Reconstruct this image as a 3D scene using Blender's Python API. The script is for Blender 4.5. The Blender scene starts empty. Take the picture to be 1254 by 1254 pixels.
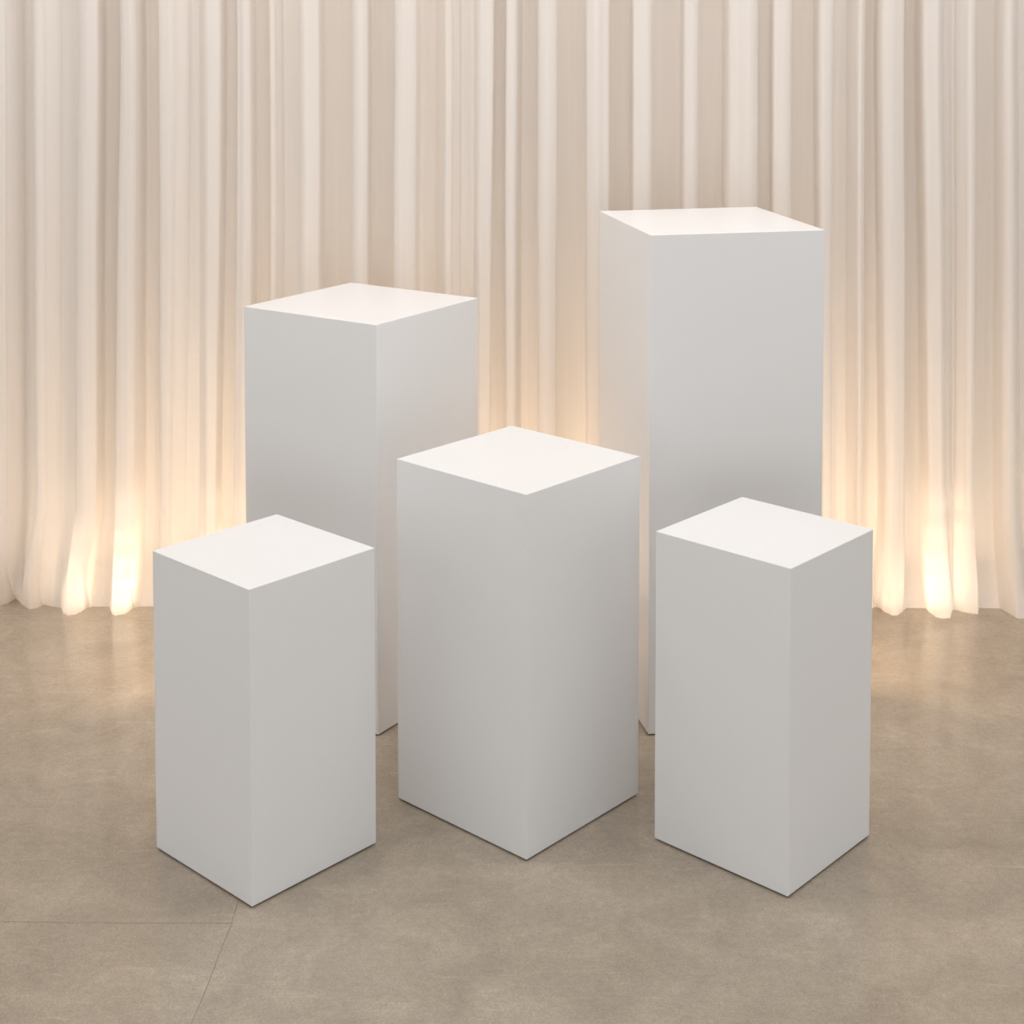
import bpy, bmesh, math, random
from mathutils import Vector, noise
random.seed(7)
S = bpy.context.scene
C = S.collection

# ------------------------------------------------------------------ camera (solved from the plinth corners)
F_PX, PITCH, CAM_Z, PP_Y = 1924.03, 0.0577154, 1.5, 627 - 499.576
cam_d = bpy.data.cameras.new('camera')
cam = bpy.data.objects.new('camera', cam_d); C.objects.link(cam)
cam.location = (0, 0, CAM_Z)
cam.rotation_euler = (math.pi / 2 - PITCH, 0, 0)
cam_d.sensor_width = 36.0
cam_d.lens = 36.0 * F_PX / 1254
cam_d.shift_y = -499.576 / 1254
cam_d.clip_start = 0.05
S.camera = cam


def ray(px, py):
    """direction of a photo pixel"""
    u = (PP_Y - py) / F_PX; r = (px - 627) / F_PX
    return r, math.cos(PITCH) + u * math.sin(PITCH), -math.sin(PITCH) + u * math.cos(PITCH)


def on_floor(px, py):
    r, dy, dz = ray(px, py); s = CAM_Z / -dz
    return r * s, dy * s


def on_plane(px, py, Y):
    r, dy, dz = ray(px, py); s = Y / dy
    return r * s, CAM_Z + dz * s


# ------------------------------------------------------------------ materials
def mat(name):
    m = bpy.data.materials.new(name); m.use_nodes = True
    nt = m.node_tree; nt.nodes.clear()
    out = nt.nodes.new('ShaderNodeOutputMaterial')
    return m, nt, out


def N(nt, kind, **kw):
    n = nt.nodes.new(kind)
    for k, v in kw.items():
        if k in n.inputs: n.inputs[k].default_value = v
        else: setattr(n, k, v)
    return n


def ramp(nt, stops):
    r = nt.nodes.new('ShaderNodeValToRGB')
    while len(r.color_ramp.elements) < len(stops): r.color_ramp.elements.new(0.5)
    for e, (p, c) in zip(r.color_ramp.elements, stops):
        e.position = p; e.color = (*c, 1) if len(c) == 3 else c
    return r


def paint_mat(name, col, rough, spec=0.5, bump=0.0):
    m, nt, out = mat(name)
    b = N(nt, 'ShaderNodeBsdfPrincipled', Roughness=rough)
    b.inputs['Base Color'].default_value = (*col, 1)
    b.inputs['Specular IOR Level'].default_value = spec
    tc = N(nt, 'ShaderNodeTexCoord')
    nz = N(nt, 'ShaderNodeTexNoise', Scale=90.0, Detail=3.0)
    nt.links.new(tc.outputs['Object'], nz.inputs['Vector'])
    bp = N(nt, 'ShaderNodeBump', Strength=bump, Distance=0.001)
    nt.links.new(nz.outputs['Fac'], bp.inputs['Height'])
    nt.links.new(bp.outputs['Normal'], b.inputs['Normal'])
    nt.links.new(b.outputs['BSDF'], out.inputs['Surface'])
    return m


PLINTH = paint_mat('white_satin_paint', (0.86, 0.853, 0.848), 0.30, 0.30, 0.02)
WALL = paint_mat('white_wall_paint', (0.80, 0.80, 0.79), 0.8, 0.2, 0.1)
CEIL = paint_mat('ceiling_paint', (0.82, 0.82, 0.81), 0.9, 0.1, 0.1)


def concrete_mat():
    m, nt, out = mat('polished_concrete'); L = nt.links.new
    tc = N(nt, 'ShaderNodeTexCoord')
    big = N(nt, 'ShaderNodeTexNoise', Scale=1.7, Detail=5.0, Roughness=0.55, Distortion=0.4)
    med = N(nt, 'ShaderNodeTexNoise', Scale=7.5, Detail=6.0, Roughness=0.62, Distortion=0.8)
    fine = N(nt, 'ShaderNodeTexNoise', Scale=70.0, Detail=5.0, Roughness=0.7)
    grit = N(nt, 'ShaderNodeTexNoise', Scale=260.0, Detail=2.0, Roughness=0.6)
    for n in (big, med, fine, grit): L(tc.outputs['Object'], n.inputs['Vector'])
    c1 = ramp(nt, [(0.30, (0.339, 0.278, 0.209)), (0.50, (0.394, 0.326, 0.250)), (0.72, (0.438, 0.368, 0.290))])
    L(big.outputs['Fac'], c1.inputs['Fac'])

    def shade(src, lo, hi, a, b):
        mr = N(nt, 'ShaderNodeMapRange'); mr.inputs[1].default_value = lo; mr.inputs[2].default_value = hi
        mr.inputs[3].default_value = a; mr.inputs[4].default_value = b
        L(src, mr.inputs[0]); return mr.outputs[0]

    def mul(colour, fac):
        v = N(nt, 'ShaderNodeVectorMath', operation='SCALE')
        L(colour, v.inputs[0]); L(fac, v.inputs['Scale']); return v.outputs[0]
    col = mul(c1.outputs['Color'], shade(med.outputs['Fac'], 0.3, 0.7, 0.86, 1.13))
    col = mul(col, shade(fine.outputs['Fac'], 0.3, 0.7, 0.90, 1.10))
    col = mul(col, shade(grit.outputs['Fac'], 0.3, 0.7, 0.86, 1.14))
    # pale and dark specks of aggregate
    vo = N(nt, 'ShaderNodeTexVoronoi', Scale=55.0, Randomness=1.0)
    L(tc.outputs['Object'], vo.inputs['Vector'])
    sp = shade(vo.outputs['Distance'], 0.03, 0.09, 1.0, 0.0)
    sel = N(nt, 'ShaderNodeSeparateColor'); L(vo.outputs['Color'], sel.inputs[0])
    lite = N(nt, 'ShaderNodeMath', operation='GREATER_THAN'); lite.inputs[1].default_value = 0.86
    L(sel.outputs[0], lite.inputs[0])
    dark = N(nt, 'ShaderNodeMath', operation='GREATER_THAN'); dark.inputs[1].default_value = 0.9
    L(sel.outputs[1], dark.inputs[0])
    for gate, tint, amt in ((lite, (0.55, 0.47, 0.38, 1), 0.45), (dark, (0.14, 0.11, 0.08, 1), 0.45)):
        f = N(nt, 'ShaderNodeMath', operation='MULTIPLY'); L(sp, f.inputs[0]); L(gate.outputs[0], f.inputs[1])
        f2 = N(nt, 'ShaderNodeMath', operation='MULTIPLY'); f2.inputs[1].default_value = amt; L(f.outputs[0], f2.inputs[0])
        mx = N(nt, 'ShaderNodeMix', data_type='RGBA'); L(f2.outputs[0], mx.inputs[0]); L(col, mx.inputs[6]); mx.inputs[7].default_value = tint
        col = mx.outputs[2]
    # short trowel scratches
    mp = N(nt, 'ShaderNodeMapping'); mp.inputs['Rotation'].default_value = (0, 0, 0.6); mp.inputs['Scale'].default_value = (5, 60, 1)
    L(tc.outputs['Object'], mp.inputs['Vector'])
    sc = N(nt, 'ShaderNodeTexNoise', Scale=1.0, Detail=3.0, Distortion=1.5); L(mp.outputs[0], sc.inputs['Vector'])
    col = mul(col, shade(sc.outputs['Fac'], 0.62, 0.75, 1.0, 1.16))
    b = N(nt, 'ShaderNodeBsdfPrincipled', Roughness=0.3)
    L(col, b.inputs['Base Color'])
    b.inputs['Specular IOR Level'].default_value = FLOOR_SPEC
    L(shade(med.outputs['Fac'], 0.3, 0.7, 0.10, 0.18), b.inputs['Roughness'])
    bp = N(nt, 'ShaderNodeBump', Strength=0.06, Distance=0.0015)
    L(fine.outputs['Fac'], bp.inputs['Height']); L(bp.outputs['Normal'], b.inputs['Normal'])
    L(b.outputs['BSDF'], out.inputs['Surface'])
    return m


FLOOR_SPEC = 0.85
CONCRETE = concrete_mat()


def crack_mat():
    m, nt, out = mat('hairline_joint_filler')
    b = N(nt, 'ShaderNodeBsdfPrincipled', Roughness=0.7)
    b.inputs['Base Color'].default_value = (0.265, 0.213, 0.163, 1)
    nt.links.new(b.outputs['BSDF'], out.inputs['Surface'])
    return m


def cloth_mat():
    m, nt, out = mat('cream_sheer_fabric'); L = nt.links.new
    tc = N(nt, 'ShaderNodeTexCoord')
    mp = N(nt, 'ShaderNodeMapping'); mp.inputs['Scale'].default_value = (140, 140, 1.2)
    L(tc.outputs['Object'], mp.inputs['Vector'])
    nz = N(nt, 'ShaderNodeTexNoise', Scale=1.0, Detail=3.0); L(mp.outputs[0], nz.inputs['Vector'])
    c = ramp(nt, [(0.3, (0.895, 0.848, 0.812)), (0.7, (0.930, 0.884, 0.850))])
    L(nz.outputs['Fac'], c.inputs['Fac'])
    bp = N(nt, 'ShaderNodeBump', Strength=0.12, Distance=0.002); L(nz.outputs['Fac'], bp.inputs['Height'])
    d = N(nt, 'ShaderNodeBsdfPrincipled', Roughness=0.85)
    d.inputs['Specular IOR Level'].default_value = 0.15
    d.inputs['Sheen Weight'].default_value = 0.15
    L(c.outputs['Color'], d.inputs['Base Color']); L(bp.outputs['Normal'], d.inputs['Normal'])
    t = N(nt, 'ShaderNodeBsdfTranslucent'); t.inputs['Color'].default_value = (0.93, 0.86, 0.78, 1)
    mx = N(nt, 'ShaderNodeMixShader'); mx.inputs[0].default_value = 0.30
    L(d.outputs[0], mx.inputs[1]); L(t.outputs[0], mx.inputs[2]); L(mx.outputs[0], out.inputs['Surface'])
    return m


CLOTH = cloth_mat()


# ------------------------------------------------------------------ helpers
def link(name, bm, m, parent=None):
    me = bpy.data.meshes.new(name); bm.to_mesh(me); bm.free()
    me.materials.append(m)
    o = bpy.data.objects.new(name, me); C.objects.link(o)
    if parent: o.parent = parent
    return o


def slab(name, lo, hi, m):
    bm = bmesh.new()
    bmesh.ops.create_cube(bm, size=1)
    for v in bm.verts:
        v.co = Vector([lo[i] + (v.co[i] + 0.5) * (hi[i] - lo[i]) for i in range(3)])
    o = link(name, bm, m); o['kind'] = 'structure'
    return o


# ------------------------------------------------------------------ setting
X0, X1, Y0, Y1, H = -3.0, 3.0, -2.6, 4.32, 3.1
slab('floor', (X0, Y0, -0.08), (X1, Y1, 0), CONCRETE)
slab('ceiling', (X0, Y0, H), (X1, Y1, H + 0.08), CEIL)
slab('wall_back', (X0, Y1, -0.08), (X1, Y1 + 0.1, H + 0.08), WALL)
slab('wall_front', (X0, Y0 - 0.1, -0.08), (X1, Y0, H + 0.08), WALL)
slab('wall_left', (X0 - 0.1, Y0 - 0.1, -0.08), (X0, Y1 + 0.1, H + 0.08), WALL)
slab('wall_right', (X1, Y0 - 0.1, -0.08), (X1 + 0.1, Y1 + 0.1, H + 0.08), WALL)


def joint(pts, w):
    """a hairline joint in the concrete, following photo pixels on the floor"""
    P = [Vector((*on_floor(*p), 0.0)) for p in pts]
    Q = []
    for a, b in zip(P, P[1:]):
        n = max(2, int((b - a).length / 0.012))
        Q += [a.lerp(b, i / n) for i in range(n)]
    Q.append(P[-1])
    bm = bmesh.new(); rows = []
    for i, q in enumerate(Q):
        t = (Q[min(i + 1, len(Q) - 1)] - Q[max(i - 1, 0)]).normalized(); nrm = Vector((-t.y, t.x, 0))
        j = noise.noise(q * 40) * 0.0012
        k = w * (0.55 + 0.9 * abs(noise.noise(q * 23 + Vector((5, 1, 0))))) / 2
        c = q + nrm * j
        rows.append([bm.verts.new(c - nrm * k + Vector((0, 0, .0002))), bm.verts.new(c + Vector((0, 0, .0004))), bm.verts.new(c + nrm * k + Vector((0, 0, .0002)))])
    for a, b in zip(rows, rows[1:]):
        for s in (0, 1): bm.faces.new((a[s], b[s], b[s + 1], a[s + 1]))
    bmesh.ops.recalc_face_normals(bm, faces=bm.faces)
    return bm


JOINT = crack_mat()
for i, (pts, w) in enumerate((([(-120, 1126), (0, 1128.5), (100, 1130), (200, 1130.5), (287, 1130.5)], 0.0009),
                              ([(293, 1098), (284, 1130), (268, 1170), (252, 1212), (234, 1254), (218, 1300)], 0.0014))):
    o = link('trim_%d' % (i + 1), joint(pts, w), JOINT); o['kind'] = 'structure'


# ------------------------------------------------------------------ plinths
def plinth(x, y, th, w, d, h, label):
    """x, y: the corner nearest the camera; the two near faces run left-back (w) and right-back (d)"""
    bm = bmesh.new()
    gap, ins = 0.0030, 0.010
    bmesh.ops.create_cube(bm, size=1)
    for v in bm.verts:
        v.co = Vector((v.co.x * d, v.co.y * w, gap + (v.co.z + 0.5) * (h - gap)))
    bmesh.ops.bevel(bm, geom=list(bm.edges), offset=0.0012, offset_type='OFFSET', segments=2, profile=0.5, affect='EDGES')
    # recessed foot that leaves the thin dark line above the floor
    r = bmesh.ops.create_cube(bm, size=1)
    for v in r['verts']:
        v.co = Vector((v.co.x * (d - 2 * ins), v.co.y * (w - 2 * ins), (v.co.z + 0.5) * (gap + 0.004)))
    o = link('display_plinth', bm, PLINTH)
    dl = Vector((-math.cos(th), math.sin(th), 0)); dr = Vector((math.sin(th), math.cos(th), 0))
    o.location = Vector((x, y, 0)) + dl * (w / 2) + dr * (d / 2)
    o.rotation_euler = (0, 0, math.atan2(dr.y, dr.x))
    o['label'] = label; o['category'] = 'plinth'; o['group'] = 'white display plinths'
    return o


plinth(-0.2779, 3.1836, 0.5851, 0.3666, 0.3650, 0.8635, 'second tallest white display plinth, standing at the back left before the curtain')
plinth(0.2831, 3.1855, 1.3636, 0.4005, 0.3796, 1.0480, 'tallest white display plinth, standing at the back right before the curtain')
plinth(0.0256, 2.7001, 0.7379, 0.3292, 0.3230, 0.6608, 'mid-height white display plinth in the middle of the group, between the two low ones')
plinth(-0.4361, 2.5541, 0.7502, 0.2781, 0.2797, 0.5461, 'low white display plinth at the front left of the group')
plinth(0.4678, 2.5840, 0.7406, 0.2833, 0.2730, 0.5708, 'low white display plinth at the front right of the group')

# ------------------------------------------------------------------ curtain
YF, YB = 3.845, 3.920        # front of the pleats, bottom of the valleys
# bands: left edge px at photo row 60, row 600 and the floor; level (1 front, 0 valley); softness of the left edge
B = [(-24, -24, -30, 0, .3), (-12, -12, -14, .75, .6), (17, 18, 19, .05, .9), (38, 42, 22, .85, .15), (63, 64, 53, .45, .9),
     (94, 89, 76, 1, .1), (122, 120, 107, 0, .1), (145.5, 138, 135, 1, 0), (170, 169, 163, 0, .35), (191, 193, 193, .9, .2),
     (226, 216, 214, .45, .9), (243, 246, 246, .9, .5), (275, 268, 268, 0, .3), (289.5, 285, 285, 1, 0), (309.5, 309, 309, .1, .15),
     (327.5, 326, 326, .6, .3), (342, 342, 342, .3, .6), (364, 363, 363, 1, .15), (393.5, 392, 392, 0, .1), (429.5, 429, 429, 1, .05),
     (452.5, 453, 453, 0, .1), (481.5, 479, 479, 1, .05), (513.5, 511, 511, 0, .2), (538.5, 538, 538, .6, .7), (560, 560, 560, .3, .7),
     (580, 580, 580, 1, .3), (606, 601, 601, 0, .05), (617.5, 617.5, 617.5, 1, .05), (637, 636, 636, .1, .5), (657.5, 658, 658, 1, 0),
     (684.5, 683, 683, 0, .05), (716.5, 717, 717, 1, 0), (748.5, 749, 749, 0, .05), (773, 773, 773, 1, .1), (801, 801, 801, 0, .1),
     (835.5, 835.5, 835.5, 1, .05), (857.5, 857, 857, 0, .1), (888.5, 888.5, 888.5, 1, .15), (930.5, 930, 930, 0, .1), (944.5, 945, 945, 1, .1),
     (972, 972, 972, 0, .1), (1001.5, 1005, 1006, 1, .05), (1024, 1021, 1020, .15, .3), (1044.5, 1045, 1045, .65, .7), (1060.5, 1058.5, 1060, 0, .1),
     (1076.5, 1082, 1077, 1, .1), (1109.5, 1110.5, 1110, 0, .05), (1128.5, 1135, 1136, 1, .15), (1160.5, 1164, 1167, .35, .5), (1178.5, 1176, 1172, .75, .8),
     (1197, 1195, 1199, 0, .05), (1226.5, 1226, 1228, .95, .15), (1246.5, 1252, 1262, .5, .5)]
while B[0][0] > -640:                                    # the rest of the curtain, out to the side walls
    w1, w0 = random.uniform(14, 32), random.uniform(14, 30)
    x = B[0][0]
    B.insert(0, (x - w0, x - w0, x - w0, 1, random.choice((.05, .1, .3))))
    x -= w0
    B.insert(0, (x - w1, x - w1, x - w1, random.choice((0, 0, .1, .4)), random.choice((.1, .3, .6))))
while B[-1][0] < 1890:
    x = B[-1][0] + random.uniform(14, 30)
    B.append((x, x, x, 0 if B[-1][3] > .4 else 1, random.choice((.05, .1, .3))))

B = [b if not (b[3] < .3 and c[0] - b[0] < 15.5) else (*b[:3], .30, b[4]) for b, c in zip(B, B[1:] + [B[-1]])]      # narrow valleys are shallow
Z_T = on_plane(0, 60, 3.88)[1]; Z_M = on_plane(0, 600, 3.88)[1]


def depth_y(level): return YB + (YF - YB) * level


def edge_x(b, k, level):
    Y = depth_y(level)
    return on_plane(b[k], (60, 600, 745)[k], Y)[0]


# hem as seen on the floor (photo pixels)
HEM = [(-30, 746), (-14, 748), (0, 742), (10, 738.5), (20, 732.5), (23, 735), (27, 741), (37, 746.5), (46, 744.5), (53, 740), (60, 742), (75, 744.5),
       (76.5, 752), (83, 754), (92, 753), (100, 749), (107, 743.5), (134, 743.5), (136, 752), (141, 754), (153, 752), (159, 748),
       (163, 743.5), (190, 743.5)]
HEM2 = [(1064, 746), (1070, 745.5), (1073, 744), (1077, 744), (1082, 749), (1092, 754), (1099, 754), (1106, 749), (1110, 745.5), (1134, 745.5),
        (1138, 750), (1146, 756), (1155, 758), (1164, 757.5), (1167, 747.5), (1171, 747.5), (1182, 750.5), (1198, 753), (1199.5, 745.5), (1226, 746),
        (1236, 752), (1246, 758), (1256, 758.5), (1268, 752)]


def mids(lo, hi):
    r = []
    for b, c in zip(B, B[1:]):
        a0, a1 = b[2], c[2]
        if a0 < lo or a1 > hi: continue
        if b[3] > .5:
            w = a1 - a0; k = random.uniform(6, 11); s = random.uniform(.3, .6)
            r += [(a0 + .02 * w, 744.5), (a0 + s * .5 * w, 744.5 + .8 * k), (a0 + s * w, 744.5 + k), (a0 + (.5 + s * .5) * w, 744.5 + .8 * k), (a1 - .02 * w, 744.5)]
        else:
            r += [(a0 + 1, 744.5), (a1 - 1, 744.5)]
    return r


hem = [on_floor(*p) for p in mids(-1e9, -31) + HEM + mids(191, 1063) + HEM2 + mids(1270, 1e9)]
hem.sort()


def hem_y(x):
    if x <= hem[0][0]: return hem[0][1]
    lo, hi = 0, len(hem) - 1
    if x >= hem[hi][0]: return hem[hi][1]
    while hi - lo > 1:
        m = (lo + hi) // 2
        if hem[m][0] <= x: lo = m
        else: hi = m
    (a, ya), (b, yb) = hem[lo], hem[hi]
    t = (x - a) / max(b - a, 1e-6)
    return ya + (yb - ya) * t


def profile(k):
    """the curtain's cross-section at key height k as a control polyline (same point count for every k)"""
    rnd = random.Random(3)
    pts = []
    E = []
    for i, b in enumerate(B):
        prev = B[i - 1][3] if i else b[3]
        E.append(edge_x(b, k, max(prev, b[3])))
    for i, b in enumerate(B[:-1]):
        x0, x1, lv = E[i], E[i + 1], b[3]
        w = x1 - x0; Y = depth_y(lv)
        pl = B[i - 1][3] if i else lv
        nl = B[i + 1][3]
        sl, sr = b[4], B[i + 1][4]
        bulge = (0.010 if lv > .5 else -0.003) * min(1, w / .05)
        a = x0 + (0.002 if lv >= pl else -0.001) + (sl * .28 * w)
        c = x1 - (0.002 if lv >= nl else -0.001) - (sr * .28 * w)
        if lv < pl: a = x0 - .006 * (1 - sl) + sl * .28 * w       # the front pleat overhangs its valley
        if lv < nl: c = x1 + .006 * (1 - sr) - sr * .28 * w
        r1, r2, r3 = rnd.uniform(-1, 1), rnd.uniform(-1, 1), rnd.uniform(-1, 1)
        wob = .0035
        pts.append((a, Y + (.006 if lv >= pl else -.006)))
        pts.append((a + .06 * (c - a), Y - .2 * bulge))
        for t, r in ((.27, r1), (.5, r2), (.73, r3)):
            pts.append((a + t * (c - a), Y - bulge * (1 - (2 * t - 1) ** 2) + wob * r))
        pts.append((a + .94 * (c - a), Y - .2 * bulge))
        pts.append((c, Y + (.006 if lv >= nl else -.006)))
    return pts


def chaikin(p, n):
    for _ in range(n):
        q = [p[0]]
        for a, b in zip(p, p[1:]):
            q.append((a[0] * .75 + b[0] * .25, a[1] * .75 + b[1] * .25))
            q.append((a[0] * .25 + b[0] * .75, a[1] * .25 + b[1] * .75))
        q.append(p[-1]); p = q
    return p


P_T, P_M, P_B = [chaikin(profile(k), 2) for k in (0, 1, 2)]
heights = [0.001, .009, .018, .028, .04, .055, .07, .09, .11, .135, .16, .19, .22, .26, .30, .35, .41, .48] + [.56 + (H - .004 - .56) * i / 26 for i in range(27)]
verts, faces = [], []
n = len(P_T)
for z in heights:
    if z >= Z_M: t = (z - Z_M) / (Z_T - Z_M); A, D = P_M, P_T
    else: t = z / Z_M; t = t * t * (3 - 2 * t) if t < 1 else 1; A, D = P_B, P_M
    t = min(t, 1.0)
    w = max(0.0, 1 - z / .20); w = w * w * (.35 + .65 * w)
    for i in range(n):
        x = A[i][0] + (D[i][0] - A[i][0]) * t
        y = A[i][1] + (D[i][1] - A[i][1]) * t
        x += .0025 * noise.noise(Vector((x * 6, 3.1, z * 1.6)))
        y += .004 * noise.noise(Vector((x * 9, 1.7, z * 1.3)))
        y += w * (hem_y(x) - y) * .95
        verts.append((x, y, z))
for r in range(len(heights) - 1):
    for i in range(n - 1):
        a = r * n + i
        faces.append((a, a + 1, a + n + 1, a + n))
me = bpy.data.meshes.new('curtain'); me.from_pydata(verts, [], faces); me.update()
me.materials.append(CLOTH)
me.polygons.foreach_set('use_smooth', [True] * len(me.polygons))
cur = bpy.data.objects.new('curtain', me); C.objects.link(cur)
cur['label'] = 'full-width pleated cream fabric curtain hanging behind the plinths, glowing warm near its hem'
cur['category'] = 'curtain'


# ------------------------------------------------------------------ light
def area(name, loc, rot, sx, sy, power, col):
    l = bpy.data.lights.new(name, 'AREA'); l.shape = 'RECTANGLE'; l.size = sx; l.size_y = sy
    l.energy = power; l.color = col
    o = bpy.data.objects.new(name, l); C.objects.link(o); o.location = loc; o.rotation_euler = rot
    return o


def bulb(name, loc, power, col, r):
    l = bpy.data.lights.new(name, 'POINT'); l.energy = power; l.color = col; l.shadow_soft_size = r
    o = bpy.data.objects.new(name, l); C.objects.link(o); o.location = loc
    return o


WARM = (1.0, 0.82, 0.61)
area('ceiling_softbox_light', (0, 1.2, H - .02), (0, 0, 0), 4.6, 3.6, 36, (0.905, 0.95, 1.0))
area('front_fill_light', (0, Y0 + .03, .85), (math.pi / 2, 0, 0), 3.2, 1.6, 40, (0.905, 0.95, 1.0))  # unseen fill added to lift the plinths' lower front faces
area('rear_fill_light', (0, 4.12, H - .03), (0, 0, 0), 5.2, .2, 18, (1.0, 0.83, 0.63))  # added behind the curtain to lift and warm its valleys
area('curtain_wash_light', (0, 2.95, H - .03), (math.radians(18), 0, 0), 3.6, .5, 53, (1.0, 0.97, 0.955))
for sx in (-1, 1):
    area('side_fill_light', (sx * 2.97, 1.6, 1.0), (0, sx * math.pi / 2, 0), 1.8, 3.6, 9, (0.905, 0.95, 1.0))  # unseen fill added on both sides to brighten the plinths' faces
# warm candle-sized lamps on the floor behind the cloth, inside the pleats
GLOW = (1.0, 0.85, 0.66)


def behind_cloth(x, z, gap):
    """a point just behind the cloth at x, z"""
    r = min(range(len(heights)), key=lambda k: abs(heights[k] - z))
    ys = [v[1] for v in verts[r * n:(r + 1) * n] if abs(v[0] - x) < .011]
    return max(ys) + gap


for pxs, gap, pw in (((46, 48, 50, 52), .024, .06), ((89, 90, 91, 94), .026, .24), ((146, 148, 150, 152), .028, .33), ((200, 200, 201, 202), .03, .10),
                     ((258, 258, 258, 258), .03, .16), ((297, 297, 297, 297), .028, .16), ((592, 592, 592, 592), .03, .2), ((628, 628, 628, 628), .03, .15), ((670, 670, 670, 670), .03, .2),
                     ((733, 733, 733, 733), .03, .2), ((1012, 1012, 1012, 1012), .03, .08), ((1052, 1052, 1052, 1052), .03, .06),
                     ((1096, 1099, 1102, 1103), .026, .17), ((1149, 1149, 1149, 1149), .028, .31), ((1186, 1186, 1186, 1186), .026, .20)):
    for px, zz, f in zip((*pxs, pxs[-1]), (.035, .08, .135, .20, .28), (.28, .32, .25, .17, .10)):
        x = on_plane(px, 700, YF)[0]
        bulb('pleat_lamp', (x, behind_cloth(x, zz, gap), zz), pw * f * .75, GLOW, .010)
for xc, sx, pw in ((-.95, .7, 2.5), (0, .9, 2), (1.0, .7, 2.5)):
    area('rear_uplight', (xc, 4.08, .03), (math.radians(180 - 25), 0, 0), sx, .06, pw, WARM)

# added warm lights without bodies behind the plinths, washing the curtain's foot
for x, y, z, pw, turn in ((-.60, 3.38, .24, 2.2, .55), (.66, 3.42, .24, 2.1, -.55)):
    area('warm_floor_fill', (x, y, z), (math.radians(95), 0, turn), .30, .12, pw, (1.0, 0.74, 0.50))

area('warm_floor_wash', (.02, 3.52, .05), (math.radians(132), 0, 0), .5, .08, 3.0, (1.0, 0.78, 0.56))  # added bodiless light to brighten the curtain between the tall plinths

W = bpy.data.worlds.new('world'); S.world = W; W.use_nodes = True
W.node_tree.nodes['Background'].inputs[0].default_value = (1, .97, .94, 1)
W.node_tree.nodes['Background'].inputs[1].default_value = 0.3
S.cycles.max_bounces = 8
S.view_settings.view_transform = 'Standard'; S.view_settings.look = 'None'
S.view_settings.exposure = -0.02; S.view_settings.gamma = 1.0; S.view_settings.use_curve_mapping = False
